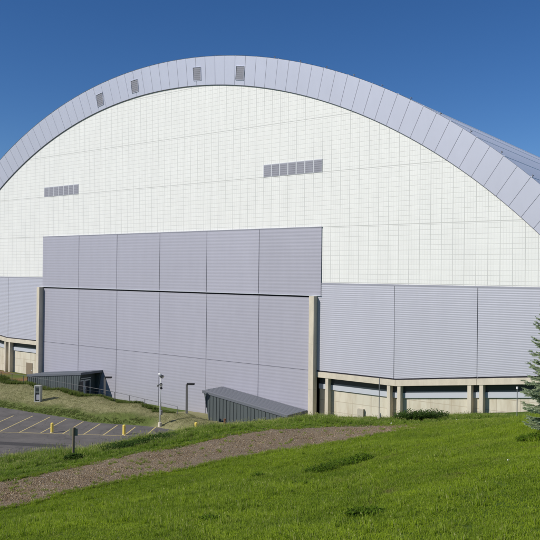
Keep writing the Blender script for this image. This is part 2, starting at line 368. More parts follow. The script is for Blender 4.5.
def hz(x, y):
    x = np.asarray(x, float); y = np.asarray(y, float)
    i = np.clip(np.searchsorted(xs, x)-1, 0, len(xs)-2); j = np.clip(np.searchsorted(ys, y)-1, 0, len(ys)-2)
    fx = (x-xs[i])/(xs[i+1]-xs[i]); fy = (y-ys[j])/(ys[j+1]-ys[j])
    return (GZ[i, j]*(1-fx)+GZ[i+1, j]*fx)*(1-fy)+(GZ[i, j+1]*(1-fx)+GZ[i+1, j+1]*fx)*fy
def H1(x, y): return float(hz(np.array([x]), np.array([y]))[0])
nx, ny = GX.shape
idx = np.arange(nx*ny).reshape(nx, ny)
me = bpy.data.meshes.new('ground')
q = np.stack([idx[:-1, :-1], idx[1:, :-1], idx[1:, 1:], idx[:-1, 1:]], -1).reshape(-1, 4)
me.from_pydata(np.c_[GX.ravel(), GY.ravel(), GZ.ravel()].tolist(), [], q.tolist())
me.polygons.foreach_set('use_smooth', [True]*len(q))
# dry / green / dirt zones of the soil itself
crest = np.array([at_t(*a)[:2] for a in [(-300, 520, 34), (0, 474.5, 31), (100, 455.5, 36), (165, 441.5, 40), (205, 431.5, 46), (250, 425, 60), (300, 420, 70), (330, 420, 80)]])
far_side = np.r_[crest, [(30, 20), (-400, 20), (-400, -120)]]
dry = np.where(inside(GX, GY, far_side), 1., 0.)*np.clip(seg_dist(GX, GY, crest, False)/4, 0, 1)
dry *= np.where((GY > -7.3+vnoise(GX, GY, 3, 5)*1.2) & (GX < 6), .15, 1)          # green strip along the fence
lotd = seg_dist(GX, GY, LOT[:5], False); dry *= np.clip((lotd-1.2+vnoise(GX, GY, 2, 6)*1.5)/1.5, .22, 1)
dirt = np.where((GX < -27) & (GY > -6.5), 1., 0.)*np.clip(.6+vnoise(GX, GY, 2.5, 9)*1.6, 0, 1)
for nme, arr in (('dry', dry), ('dirt', dirt)):
    a = me.attributes.new(nme, 'FLOAT', 'POINT'); a.data.foreach_set('value', arr.ravel().astype(np.float32))
me.materials.append(m_ground); me.update()
ground = bpy.data.objects.new('ground', me); COL.objects.link(ground); tag(ground, kind='structure')

# gravel path draped on the slope; its ragged edges dip into the soil
mb = MB(); NS, NV = 260, 18
def resample(A, n):
    d = np.r_[0, np.cumsum(np.hypot(*np.diff(A, axis=0).T))]; t = np.linspace(0, d[-1], n)
    return np.c_[np.interp(t, d, A[:, 0]), np.interp(t, d, A[:, 1])]
la = np.linspace(0, 12, NS); k = np.arange(13)
LA = np.c_[np.interp(la, k, lowW[:, 0]), np.interp(la, k, lowW[:, 1])]; UA = np.c_[np.interp(la, k, uppW[:, 0]), np.interp(la, k, uppW[:, 1])]
vv = np.linspace(-.12, 1.12, NV)
PX = LA[:, None, 0]*(1-vv)+UA[:, None, 0]*vv; PY = LA[:, None, 1]*(1-vv)+UA[:, None, 1]*vv
edge = np.minimum(vv, 1-vv)[None, :]+vnoise(PX, PY, .9, 11)*.16+vnoise(PX, PY, .35, 12)*.07
PZ = hz(PX, PY)+np.clip(edge*.9, -.15, .03)+.005+vnoise(PX, PY, .4, 13)*.015
verts = np.c_[PX.ravel(), PY.ravel(), PZ.ravel()]; id2 = np.arange(NS*NV).reshape(NS, NV)
mb.add(verts.tolist(), np.stack([id2[:-1, :-1], id2[1:, :-1], id2[1:, 1:], id2[:-1, 1:]], -1).reshape(-1, 4).tolist())
tag(mb.build('gravel_path', m_path, smooth=True), kind='structure')

# parking lot and its paint
mb = MB(); mb.add([(x, y, .0) for x, y in LOT], [tuple(range(len(LOT)))[::-1]])
lot = mb.build('parking_lot', m_asph); tag(lot, kind='structure')
if lot.data.polygons[0].normal.z < 0: lot.data.flip_normals()
def strip(mb, a, b, w, z):
    a, b = Vector((*a, z)), Vector((*b, z)); n = (b-a).cross(Vector((0, 0, 1))).normalized()*w/2
    mb.quad(a-n, b-n, b+n, a+n) if False else mb.quad(a+n, b+n, b-n, a-n)
P0 = Vector((-.66, -24.42)); dn = Vector((.846, .533)); ds = Vector((-.53, .85))
mb = MB()
for s_, l_ in [(-9.9, 8), (-7.45, 8.5), (-5, 9), (-2.6, 9.2), (-.15, 9.3), (2.25, 9), (4.75, 8), (7.35, 6.9), (9.8, 5.9), (12.1, 5.4), (14.5, 4.7), (16.9, 6.6)]:
    a = P0+dn*s_; strip(mb, a, a+ds*l_, .14, .004)
strip(mb, P0+dn*-14, P0+dn*15.4, .12, .008)
mb.build('parking_line', m_line); tag(bpy.data.objects['parking_line'], kind='structure')
mb = MB()
for p, q in (((0, 456.5), (43, 457.5)), ((50, 452.5), (58, 451.5)), ((0, 461), (16, 460))):
    strip(mb, at_z(*p, 0)[:2], at_z(*q, 0)[:2], .2, .004)
tag(mb.build('white_parking_line', m_linew), kind='structure')
mb = MB(); strip(mb, at_z(-40, 441, 0)[:2], at_z(66, 446.5, 0)[:2], 1.3, .002)
tag(mb.build('asphalt_patch', m_patch), kind='structure')

# ------------------------------------------------------------------ the domed hall
ZC, RI, RO = -30.03, 74.24, 77.85
zW, zC, zD, zE, zA, zB, zBT = 17.44, 24.06, 15.96, 6.98, 30.65, 37.15, 6.92
dome = thing('domed_stadium', 'huge arched stadium with white end wall, lilac grey fascia and tall sliding doors', 'stadium')
XS = 61.6
# white end wall
mb = MB(); n = 96; xx = np.linspace(-XS+.1, XS-.1, n+1)
top = lambda x: ZC+math.sqrt((RI+.3)**2-x*x) if abs(x) < RI else zW
for i in range(n):
    a, b = xx[i], xx[i+1]; mb.quad((a, 0, zW), (b, 0, zW), (b, 0, max(top(b), zW)), (a, 0, max(top(a), zW)))
mb.build('end_wall', m_white, dome)
# drip trim under the white wall
for s in (-1, 1):
    mb = MB(); x0, x1 = sorted((s*27.12, s*XS)); mb.box(x0, x1, -.07, .1, zW-.14, zW+.02); mb.build('sill_trim', m_trim, dome)
# fascia ring: an outward leaning soffit of separate sheets over a dark backing
def ringp(a, r, dy=0.):                          # a in degrees from the crown, clockwise
    t = (r-RI)/(RO-RI); y = -.14-.7*t+dy
    return (r*math.sin(R(a)), y, ZC+r*math.cos(R(a)))
mb = MB(); a0, da = -52.0, 1.3
for i in range(80):
    a, b = a0+i*da+.014, a0+(i+1)*da-.014; nse = random.uniform(-.004, .004)
    for j in range(1):
        c, d = a, b
        mb.quad(ringp(c, RI, nse), ringp(d, RI, -nse), ringp(d, RO, -nse), ringp(c, RO, nse))
        mb.quad(ringp(c, RO, nse), ringp(d, RO, -nse), tuple(np.array(ringp(d, RO))+(0, .25, 0)), tuple(np.array(ringp(c, RO))+(0, .25, 0)))
fas = mb.build('fascia', m_fascia, dome)
mb = MB()
for i in range(160):
    a, b = -52+i*.65, -52+(i+1)*.65
    mb.quad(ringp(a, RI, .05), ringp(b, RI, .05), ringp(b, RO-.03, .05), ringp(a, RO-.03, .05))
mb.build('fascia_backing', m_fjoint, fas)
mb = MB()
for i in range(160):                             # dark inner return of the soffit
    a, b = -52+i*.65, -52+(i+1)*.65
    p, q_ = ringp(a, RI-.02), ringp(b, RI-.02); mb.quad(p, q_, (q_[0], .05, q_[2]), (p[0], .05, p[2]))
    p2, q2 = ringp(a, RI+.02, -.012), ringp(b, RI+.02, -.012); mb.quad(ringp(a, RI-.02, -.012), ringp(b, RI-.02, -.012), q2, p2)
mb.build('fascia_inner_trim', m_joint, fas)
for a, lean_ in ((-9.8, -.2), (-3.95, -.12), (5.35, 0.), (11.1, -.06)):              # louvred openings in the fascia
    vt = MB(); w = .68/math.pi*180/75.6
    r0, r1 = 74.9, 76.55
    def hx(mb, a0, a1, r0, r1, d0, d1, lean_=lean_):
        g = lambda q, rr, dd: ringp(q-math.degrees((rr-75.7)*lean_/rr), rr, dd)
        mb.hexa([g(a0, r0, d1), g(a1, r0, d1), g(a1, r0, d0), g(a0, r0, d0), g(a0, r1, d1), g(a1, r1, d1), g(a1, r1, d0), g(a0, r1, d0)])
    hx(vt, a-w, a+w, r0, r1, .02, -.012); v = vt.build('vent', m_ventp, fas)
    fr = MB(); fw = .04
    for (q0, q1, s0, s1) in ((a-w-.03, a-w, r0-fw, r1+fw), (a+w, a+w+.03, r0-fw, r1+fw), (a-w, a+w, r0-fw, r0), (a-w, a+w, r1, r1+fw)): hx(fr, q0, q1, s0, s1, .02, -.07)
    fr.build('vent_frame', m_fascia, v)
    sl = MB()
    for k in range(6):
        rr = r0+.12+k*.25; hx(sl, a-w+.03, a+w-.03, rr, rr+.1, -.012, -.028)
    sl.build('vent_slat', m_ventp, v)
# roof barrel
mb = MB(); NA = 150
for i in range(NA):
    a, b = -52.2+i*104.4/NA, -52.2+(i+1)*104.4/NA
    ys_ = [-.89, 30, 60, 90, 122]
    for j in range(4):
        f = lambda a, y: ((RO+.02)*math.sin(R(a)), y, ZC+(RO+.02)*math.cos(R(a)))
        mb.quad(f(a, ys_[j]), f(b, ys_[j]), f(b, ys_[j+1]), f(a, ys_[j+1]))
roof = mb.build('roof', m_roofm, dome, smooth=True)
mb = MB()
for i in range(41):                              # standing seams running along the barrel
    a = -52+i*2.6; f = lambda a, r, y: (r*math.sin(R(a)), y, ZC+r*math.cos(R(a)))
    e = .04; mb.hexa([f(a-e, RO, -.8), f(a+e, RO, -.8), f(a+e, RO, 122), f(a-e, RO, 122), f(a-e, RO+.05, -.8), f(a+e, RO+.05, -.8), f(a+e, RO+.05, 122), f(a-e, RO+.05, 122)])
mb.build('roof_seam', m_roofm, roof)
for i in range(5, 17):                         # small fixtures along the roof edge
    a = 2.95*i+.3
    mb = MB(); c = Vector((math.sin(R(a)), 0, math.cos(R(a)))); b0 = Vector((0, -.6, ZC))+c*(RO+.05); tx = Vector((c.z, 0, -c.x))
    mb.tube([b0-c*.1, b0+c*.18], .03, 6); mb.tube([b0+c*.16-tx*.11, b0+c*.16+tx*.11], .045, 6); mb.tube([b0+c*.16, b0+c*.16+Vector((0, -.14, .02))], .035, 6)
    mb.build('roof_fixture', m_gpole, roof)
mb = MB(); ax = -16.4
for k, (dx, hh) in enumerate(((0, 1.5), (.7, 2.2), (1.3, 1.2))):
    zb = ZC+math.sqrt(RO**2-(ax+dx)**2)-.1; mb.tube([(ax+dx, 14, zb), (ax+dx, 14, zb+hh)], .035, 6)
    mb.tube([(ax+dx-.25, 14, zb+hh*.8), (ax+dx+.25, 14, zb+hh*.8)], .02, 5)
mb.build('antenna', m_galv, roof)
# vent ribbons high on the white wall
for sx in (-1, 1):
    v = MB(); x0, x1 = sorted((sx*18.24, sx*27.05)); v.box(x0, x1, -.05, .1, zA-.02, zA+1.55)
    v = v.build('vent_ribbon', m_ventf, dome); pw = (x1-x0)/7
    for k in range(7):
        m = MB(); m.box(x0+k*pw+.09, x0+(k+1)*pw-.09, -.066, -.03, zA+.05, zA+1.47); pn = m.build('vent_pane', m_ventp, v)
        m = MB()
        for j in range(5): m.box(x0+k*pw+.11, x0+(k+1)*pw-.11, -.085, -.066, zA+.2+j*.26, zA+.24+j*.26)
        m.build('louvre', m_ventp, pn)
# horizontally ribbed sheets
def ribbed(mb, x0, x1, z0, z1, y, pitch=.26, depth=.045, slope=None):
    z = z0
    prof = ((0, 0), (.25, 0), (.5, 1), (.75, 1), (1, 0))
    n = max(1, round((z1-z0)/pitch)); p = (z1-z0)/n
    for i in range(n):
        for j in range(4):
            za, zb = z0+(i+prof[j][0])*p, z0+(i+prof[j+1][0])*p; ya, yb = y+prof[j][1]*depth, y+prof[j+1][1]*depth
            if slope:
                e = lambda zz: 1e9 if slope(1e9) < zz else slope_end(zz)
                xa0, xb0 = clipx(x0, x1, za, slope), clipx(x0, x1, zb, slope)
                if xa0 is None and xb0 is None: continue
                xa0 = xa0 or xb0[:1]*2; xb0 = xb0 or xa0[:1]*2
                mb.quad((xa0[0], ya, za), (xa0[1], ya, za), (xb0[1], yb, zb), (xb0[0], yb, zb))
            else: mb.quad((x0, ya, za), (x1, ya, za), (x1, yb, zb), (x0, yb, zb))
SL = .115
def zbot(x): return zBT+.16+max(0, abs(x)-37.0)*SL
def clipx(x0, x1, z, slope):
    if zbot(min(abs(x0), abs(x1))) > z+1e-6: return None
    xe = 37+(z-zBT-.16)/SL; 
    if x0 >= 0: return (x0, min(x1, max(x0+.001, xe)))
    return (max(x0, min(x1-.001, -xe)), x1)
for s in (-1, 1):
    for (a, b) in ((26.62 if s > 0 else 27.14, 36.72), (36.77, 46.16), (46.22, 55.6), (55.68, XS)):
        x0, x1 = sorted((s*a, s*b)); mb = MB(); ribbed(mb, x0, x1, zBT+.16, zW-.14, -.06, .235, .008, slope=zbot)
        mb.build('ribbed_panel', m_flank, dome)
    mb = MB()
    pts = [26.62 if s > 0 else 27.14, 37.0, XS]
    for a, b in zip(pts[:-1], pts[1:]):
        qd = [(s*a, .02, zbot(a)), (s*b, .02, zbot(b)), (s*b, .02, zW-.05), (s*a, .02, zW-.05)]; mb.quad(*qd)
    mb.build('panel_backing', m_joint, dome)
# door sections
UX = [-27.1, -17.85, -9.0, 0, 8.9, 17.75, 27.1]; LX = [-26.9]+UX[1:-1]+[25.88]
for i in range(6):
    mb = MB(); ribbed(mb, UX[i]+(.035 if i else 0), UX[i+1]-(.035 if i < 5 else 0), zD+.02, zC, -.12, .42, .006)
    mb.build('upper_door_panel', m_grey, dome)
    mb = MB(); ribbed(mb, LX[i]+(.035 if i else 0), LX[i+1]-(.035 if i < 5 else 0), -1, zE-.02, -.02, .42, .006)
    ribbed(mb, LX[i]+(.035 if i else 0), LX[i+1]-(.035 if i < 5 else 0), zE+.02, zD-.26, -.02, .42, .006)
    mb.build('sliding_door', m_grey, dome)
mb = MB(); mb.box(-27.08, 27.08, -.065, .08, zD+.01, zC-.01); mb.build('door_frame_backing', m_joint, dome)
mb = MB(); mb.box(-26.88, 25.9, .03, .1, -1, zD-.01); mb.build('door_backing', m_joint, dome)
mb = MB(); mb.box(-26.9, 25.88, -.0, .03, zD-.26, zD); mb.build('door_track_gap', m_black, dome)
mb = MB(); mb.box(-27.12, 27.12, -.2, -.065, zD-.06, zD+.02); mb.build('door_header', m_sill, dome)
mb = MB(); mb.box(-27.14, 27.14, -.15, .02, zC, zC+.1); mb.build('door_head_trim', m_trim, dome)
# concrete fins
for s in (-1, 1):
    x0, x1 = (25.9, 26.6) if s > 0 else (-27.62, -26.92); mb = MB(); mb.box(x0, x1, -.84, 0.0, -1.8, zD-.08)
    fin = mb.build('concrete_fin', m_conc, dome, bevel=.03)
    for zz in (4.8, 10.2):
        mb = MB(); mb.box(x0-.004, x1+.004, -.844, -.01, zz, zz+.05); mb.build('fin_joint', m_concd, fin)
# colonnade below the ribbed walls
YR = .6
for s in (-1, 1):
    for j, (a, b) in enumerate(((26.62 if s > 0 else 27.64, 37.0), (37.0, 46.2), (46.2, 55.6), (55.6, XS))):
        za, zb = zbot(a)-.16, zbot(b)-.16
        mb = MB(); w = lambda X, y0, y1, z0, z1, X2, zz0, zz1: [(s*X, y0, z0), (s*X2, y0, zz0), (s*X2, y1, zz0), (s*X, y1, z0), (s*X, y0, z1), (s*X2, y0, zz1), (s*X2, y1, zz1), (s*X, y1, z1)]
        e = .015 if j else 0
        mb.hexa(w(a+e, -.22, .45, za-.64, za, b-.015, zb-.64, zb)); mb.build('beam', m_conc, dome)
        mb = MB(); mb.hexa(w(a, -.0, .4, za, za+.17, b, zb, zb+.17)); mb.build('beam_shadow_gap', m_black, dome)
        mb = MB(); mb.hexa(w(a, .52, .8, za-1.5, za-.3, b, zb-1.5, zb-.3)); mb.build('ribbon_window', m_slot, dome)
        mb = MB(); mb.hexa(w(a, .42, .8, za-2.05, za-1.48, b, zb-2.05, zb-1.48)); mb.build('window_sill', m_sill, dome)
        mb = MB(); mb.hexa(w(a, YR, 1.1, -1.5, za-2.03, b, -1.5, zb-2.03)); mb.build('lower_wall', m_block, dome)
    cols = [28.08]
    for jx in (36.80, 46.05, 55.4): cols += [jx-.63, jx+.63]
    for cxx in cols+[61.3]:
        mb = MB(); mb.box(s*cxx-.2, s*cxx+.2, -.16, YR, -1.5, zbot(cxx)-.79); mb.build('column', m_conc, dome, bevel=.02)
# small fittings on the lower walls
x0, y0, z0 = at_y(26.3, 373, YR); x1, _, z1 = at_y(32.6, 363.3, YR)
mb = MB(); mb.box(x0, x1, YR-.06, YR+.02, -.4, z1); dd = mb.build('service_door', m_brown, dome)
mb = MB(); mb.box(x1-.2, x1-.1, YR-.12, YR-.06, z1-1.3, z1-1.15); mb.build('door_handle', m_alu, dd)
x0, y0, z0 = at_y(358.5, 416, YR); x1, _, z1 = at_y(364.6, 409, YR)
mb = MB(); mb.box(x0, x1, YR-.35, YR+.02, z0-.4, z1); mb.build('meter_box', m_concd, dome, bevel=.02)
# side and back walls of the hall
for s in (-1, 1):
    mb = MB(); mb.box(*sorted((s*(XS-.2), s*(XS-.9))), .1, 122, -2, zW+.3); mb.build('side_wall', m_conc, dome)
mb = MB(); f = [(x, 121.8, max(top(x), zW)) for x in xx]
mb.add([(-XS+.3, 121.8, -2)]+f+[(XS-.3, 121.8, -2)], [tuple(range(len(f)+2))]); mb.build('back_wall', m_grey, dome)

# ------------------------------------------------------------------ entrance wedges (mirror images)
def vestibule(s, label, door):
    t = thing('entrance_vestibule', label, 'entrance building', (s*18.7, -2, 0), 0, 'wedge shaped entrances against the doors')
    hi, lo, xa, xb, yf = 3.62, 2.16, 12.1, 25.25, -4.0
    W = lambda X, Y, Z: (s*X-s*18.7, Y+2, Z)
    def fz(z): return xa+.95*(1-z/hi)            # leaning open end
    def topz(x): return hi+(lo-hi)*(x-xa)/(xb-xa)
    base = -1.6
    mb = MB()
    sil = [(fz(base), base), (xb, base), (xb, lo-.12), (xa+.03, hi-.12)]
    for y0, y1 in ((yf, yf+.18), (-.35, -.05)):
        A = [W(x, y0, z) for x, z in sil]; B = [W(x, y1, z) for x, z in sil]
        mb.add(A+B, [(0, 1, 2, 3), (7, 6, 5, 4), (0, 4, 5, 1), (1, 5, 6, 2), (2, 6, 7, 3), (3, 7, 4, 0)])
    mb.add([W(xb-.15, yf, base), W(xb, yf, base), W(xb, -.05, base), W(xb-.15, -.05, base), W(xb-.15, yf, lo-.12), W(xb, yf, lo-.12), W(xb, -.05, lo-.12), W(xb-.15, -.05, lo-.12)],
           [(0, 3, 2, 1), (4, 5, 6, 7), (0, 1, 5, 4), (1, 2, 6, 5), (2, 3, 7, 6), (3, 0, 4, 7)])
    wall = mb.build('wall', m_vwall, t)
    mb = MB(); x = xa+.55
    while x < xb-.1:                             # standing seams of the cladding
        zt = topz(x)-.13; zb_ = base
        xb0 = x; lean = 0
        if x < fz(base): zb_ = hi*(1-(x-xa)/.95)
        mb.box(*sorted((s*x-s*18.7-.02, s*x-s*18.7+.02)), yf+2-.055, yf+2, max(zb_, base), zt); x += .55
    mb.build('wall_seam', m_vwall, wall)
    mb = MB()
    q = lambda y: [W(xa-.12, y, hi+.02), W(xb+.05, y, lo-.0)]
    (a, b), (c, d) = q(yf-.12), q(-.02)
    dz = .34
    mb.hexa([(*a[:2], a[2]-dz), (*b[:2], b[2]-dz), (*d[:2], d[2]-dz), (*c[:2], c[2]-dz), a, b, d, c])
    roof = mb.build('roof', m_vroof, t, bevel=.015)
    mb = MB()
    for k in range(1, 8):
        y = yf+k*.5; a, b = W(xa-.1, y, hi+.021), W(xb, y, lo+.001)
        mb.hexa([(a[0], a[1]-.015, a[2]), (b[0], b[1]-.015, b[2]), (b[0], b[1]+.015, b[2]), (a[0], a[1]+.015, a[2]),
                 (a[0], a[1]-.015, a[2]+.035), (b[0], b[1]-.015, b[2]+.035), (b[0], b[1]+.015, b[2]+.035), (a[0], a[1]+.015, a[2]+.035)])
    mb.build('roof_seam', m_vroof, roof)
    # recessed end wall with a pair of glazed doors
    xd = xa+1.25; mb = MB(); X0, X1 = sorted((s*xd-s*18.7, s*(xd+.12)-s*18.7))
    mb.box(X0, X1, yf+2.18, -.35+2, base, hi-.3); mb.build('end_wall', m_vwall, t)
    fx = s*xd-s*18.7; o = -s
    for y0, y1 in ((-3.55, -2.45), (-2.38, -1.28)):
        m = MB(); y0 += 2; y1 += 2; xx0, xx1 = sorted((fx+o*.02, fx+o*.08))
        m.box(xx0, xx1, y0, y1, -.2, 2.3); dr = m.build('door', m_alu, t)
        xx0, xx1 = sorted((fx+o*.08, fx+o*.09))
        m = MB(); m.box(xx0, xx1, y0+.14, y1-.14, .0, 2.14); m.build('glass', m_glass, dr)
        m = MB(); xx0, xx1 = sorted((fx+o*.09, fx+o*.14)); yh = y1-.2 if y0 < -1 else y0+.16
        m.box(xx0, xx1, yh, yh+.04, .9, 1.3); m.build('handle', m_alu, dr)
    m = MB(); xx0, xx1 = sorted((fx+o*.02, fx+o*.1)); m.box(xx0, xx1, -3.62+2, -1.2+2, 2.47, 2.58); m.build('door_lintel', m_alu, t)
    return t
vestibule(1, 'dark wedge entrance with slate roof sloping down to the right concrete fin', True)
vestibule(-1, 'dark wedge entrance with glazed doors in its open end, beside the lamp on the left', True)

# ------------------------------------------------------------------ fence along the bank
fn = thing('metal_fence', 'thin grey post and rail fence along the green bank crest below the doors', 'fence', (0, -7, 0))
FX = np.arange(-51.4, 11.9, 2.95)
def ftop(x): return H+np.interp(x, [-60, -20, -2.8, 5.6, 11.5], [-15.7, -15.9, -16.1, -16.45, -16.75])
for x in FX:
    g = H1(x, -7); m = MB(); m.tube([(x, 0, g-.3), (x, 0, max(ftop(x), g+.25))], .04, 8); m.build('post', m_fence, fn)
m = MB(); m.tube([(x, 0, ftop(x)) for x in FX], .028, 8); m.build('top_rail', m_fence, fn)
m = MB()
for k in (.3, .65):
    m.tube([(x, 0, H1(x, -7)*(1-k)+ftop(x)*k) for x in FX], .006, 4)
m.build('wire', m_fence, fn)

# ------------------------------------------------------------------ lamp posts
gx, gy = 11.37, -10.83
t = thing('floodlight_pole', 'tall slim white pole with clustered floodlights at the corner of the parking lot', 'light pole', (gx, gy, H1(gx, gy)-.05), R(-10))
m = MB(); m.tube([(0, 0, .0), (0, 0, .5), (0, 0, .52)], [.24, .22, .16], 14); m.build('concrete_base', m_conc, t, smooth=False)
m = MB(); m.tube([(0, 0, .5), (0, 0, 6.15)], [.085, .06], 12); m.build('pole', m_wpole, t, smooth=True)
m = MB(); m.box(.07, .32, -.1, .14, 1.45, 2.0); m.build('control_box', m_galv, t, bevel=.02)
m = MB(); m.tube([(-.55, 0, 4.85), (.35, 0, 4.85)], .035, 8); m.tube([(-.05, 0, 6.05), (.35, 0, 6.05)], .035, 8); m.build('crossarm', m_galv, t)
def flood(parent, c, d, r, mm, k=1):
    c, d = Vector(c), Vector(d).normalized(); m = MB()
    m.tube([c-d*.22*k, c-d*.1*k, c+d*.1*k], [r*.45, r*.95, r], 14); h = m.build('lamp_head', mm, parent, smooth=False)
    m = MB(); m.tube([c+d*.1*k, c+d*.115*k], r*.9, 14); m.build('lens', m_lens, h)
flood(t, (-.02, -.1, 6.2), (-.5, -.75, -.35), .24, m_wpole)
flood(t, (.32, .05, 6.0), (.7, .3, -.5), .2, m_dark)
flood(t, (-.5, -.05, 4.9), (-.6, -.3, -.6), .16, m_galv)
flood(t, (.14, -.02, 5.05), (.6, -.2, -.5), .18, m_dark)
flood(t, (.1, .05, 4.6), (.3, .5, -.8), .15, m_dark)
def lamp(x, y, label, hgt):
    z = H1(x, y); t = thing('lamp_post', label, 'street lamp', (x, y, z-.05), YAW*-1, 'square dark lamp posts in front of the doors')
    m = MB(); m.box(-.13, .13, -.13, .13, 0, hgt); m.build('pole', m_gpole, t, bevel=.01)
    m = MB(); m.box(-.2, .2, -.2, .2, 0, .12); m.build('base_plate', m_conc, t)
    m = MB(); m.box(-.02, .95, -.2, .2, hgt-.06, hgt+.16); hd = m.build('lamp_head', m_dark, t, bevel=.03)
    m = MB(); m.box(.3, .85, -.15, .15, hgt-.075, hgt-.055); m.build('lens', m_lens, hd)
    return t
def lamp_at(px, ytop, Y, label):
    x, y, zt = at_y(px, ytop, Y); return lamp(x, y, label, zt-H1(x, y)+.05-.16)
lamp_at(187, 383, -6.3, 'square dark lamp post between the white floodlight pole and the plain wedge entrance')
lamp_at(105, 376.5, -6.0, 'square dark lamp post just right of the glazed entrance doors')

# ------------------------------------------------------------------ bollards
def bollard(x, y, label, hgt=1.1):
    t = thing('bollard', label, 'bollard', (x, y, H1(x, y)-.03 if not inside(np.array([x]), np.array([y]), LOT)[0] else 0), 0, 'yellow bollards round the parking lot')
    m = MB(); m.tube([(0, 0, 0), (0, 0, hgt-.05), (0, 0, hgt)], [.17, .17, .12], 16); m.build('post', m_yel, t, smooth=False)
    m = MB(); m.tube([(0, 0, 0), (0, 0, .03)], .22, 16); m.build('footing', m_conc, t)
    return t
bollard(4.07, -20.81, 'yellow bollard on the parking line nearest the wooden signpost')
bollard(11.13, -16.25, 'yellow bollard on the parking line left of the white floodlight pole')
bx, by, bz = at_t(196, 422.5, 83.5); bollard(bx, by, 'yellow bollard half hidden by verge grass in front of the wedge roof', bz-H1(bx, by)+.03)
bx, by, bz = at_z(224.5, 423, H-17.2)
t = thing('rusty_stub', 'short rusty iron stub in the dry grass before the wedge roof', 'post', (bx, by, H1(bx, by)-.05))
m = MB(); m.tube([(0, 0, 0), (.03, 0, 1.0)], [.12, .11], 10); m.build('pipe', m_rust, t)
m = MB(); m.tube([(.03, 0, 1.0), (.03, 0, 1.08)], .15, 10); m.build('cap', m_rust, t)

# utility cabinet on the bank
bx, by, _ = at_z(38, 407, 0)
t = thing('utility_cabinet', 'tall pale utility cabinet with dark panels on the grass beside the parking lot', 'cabinet', (bx, by, H1(bx, by)-.05), R(28))
m = MB(); m.box(-.46, -.3, -.3, .3, 0, 2.25); m.box(.32, .46, -.3, .3, 0, 2.25); m.box(-.3, .32, -.3, .3, 2.13, 2.25); m.box(-.3, .32, .18, .3, .15, 2.13); m.box(-.3, .32, -.3, .3, .0, .12)
m.build('frame', m_cab, t, bevel=.015)
m = MB(); m.box(-.29, .31, -.27, .17, 1.25, 2.12); p_ = m.build('upper_panel', m_cabd, t)
m = MB(); m.box(-.2, .2, -.29, -.27, 1.5, 1.9); m.build('meter_window', m_glass, p_)
m = MB(); m.box(-.15, .31, -.24, .17, .3, 1.0); m.build('lower_box', m_trim, t, bevel=.02)

# wooden signpost seen from behind
bx, by, _ = at_t(73.3, 456, 31.5); g = H1(bx, by); _, _, zt = at_t(73.3, 427.5, 31.5)
t = thing('trail_signpost', 'weathered wooden signpost with small faded board in the tall verge grass', 'signpost', (bx, by, g-.05), -YAW+R(8))
m = MB(); m.tube([(0, 0, 0), (0, 0, zt-g+.05)], [.06, .05], 8); m.build('post', m_wood, t)
m = MB(); m.box(-.19, .17, .055, .085, zt-g-.33, zt-g+.02); m.build('sign_board', m_board, t, bevel=.006)
# thin stakes on the crest
for px, yb, ytp, tt, lab in ((379, 420.5, 378, 41.0, 'thin steel stake with pale concrete foot standing at the end of the path'), (517, 415, 388, 36, 'thin steel stake with small pale cap beside the spruce')):
    bx, by, _ = at_t(px, yb, tt); g = H1(bx, by); zt = at_t(px, ytp, tt)[2]
    t = thing('steel_stake', lab, 'stake', (bx, by, g-.05), 0, 'thin steel stakes on the grassy crest')
    m = MB(); m.tube([(0, 0, 0), (0, 0, zt-g+.05)], .022, 8); m.build('rod', m_galv, t)
    if px < 400: m = MB(); m.tube([(0, 0, 0), (0, 0, .5)], [.12, .09], 10); m.build('concrete_foot', m_conc, t)
    else: m = MB(); m.tube([(0, 0, zt-g), (0, 0, zt-g+.11)], .05, 8); m.build('cap', m_paper, t)
# litter
for i, (px, py, tt, lab) in enumerate(((391, 423, 38, 'crumpled white paper litter on the gravel patch by the steel stake'), (457, 420, 38, 'pale paper scrap in the thin grass left of the second column pair'), (503, 416, 36, 'yellowish white wrapper on the crest near the spruce'), (448+60, 488, 19, 'tiny white wrapper lying in the lawn'))):
    bx, by, _ = at_t(px, py, tt); g = H1(bx, by); m = MB()
    vs = []; n = 7
    for a in range(n):
        for b in range(n):
            u, v = a/(n-1)-.5, b/(n-1)-.5; vs.append((u*.24*(1-.8*abs(v)), v*.2, .12+.12*math.sin(u*7+i)*math.cos(v*6+i*2)+random.uniform(-.02, .02)))
    m.add(vs, [(a*n+b, (a+1)*n+b, (a+1)*n+b+1, a*n+b+1) for a in range(n-1) for b in range(n-1)])
    o = m.build('paper_litter', m_paper); o.location = (bx, by, g-.02); o.scale = (.35,)*3 if i == 3 else (.55,)*3; tag(o, lab, 'litter', 'scraps of litter in the grass')

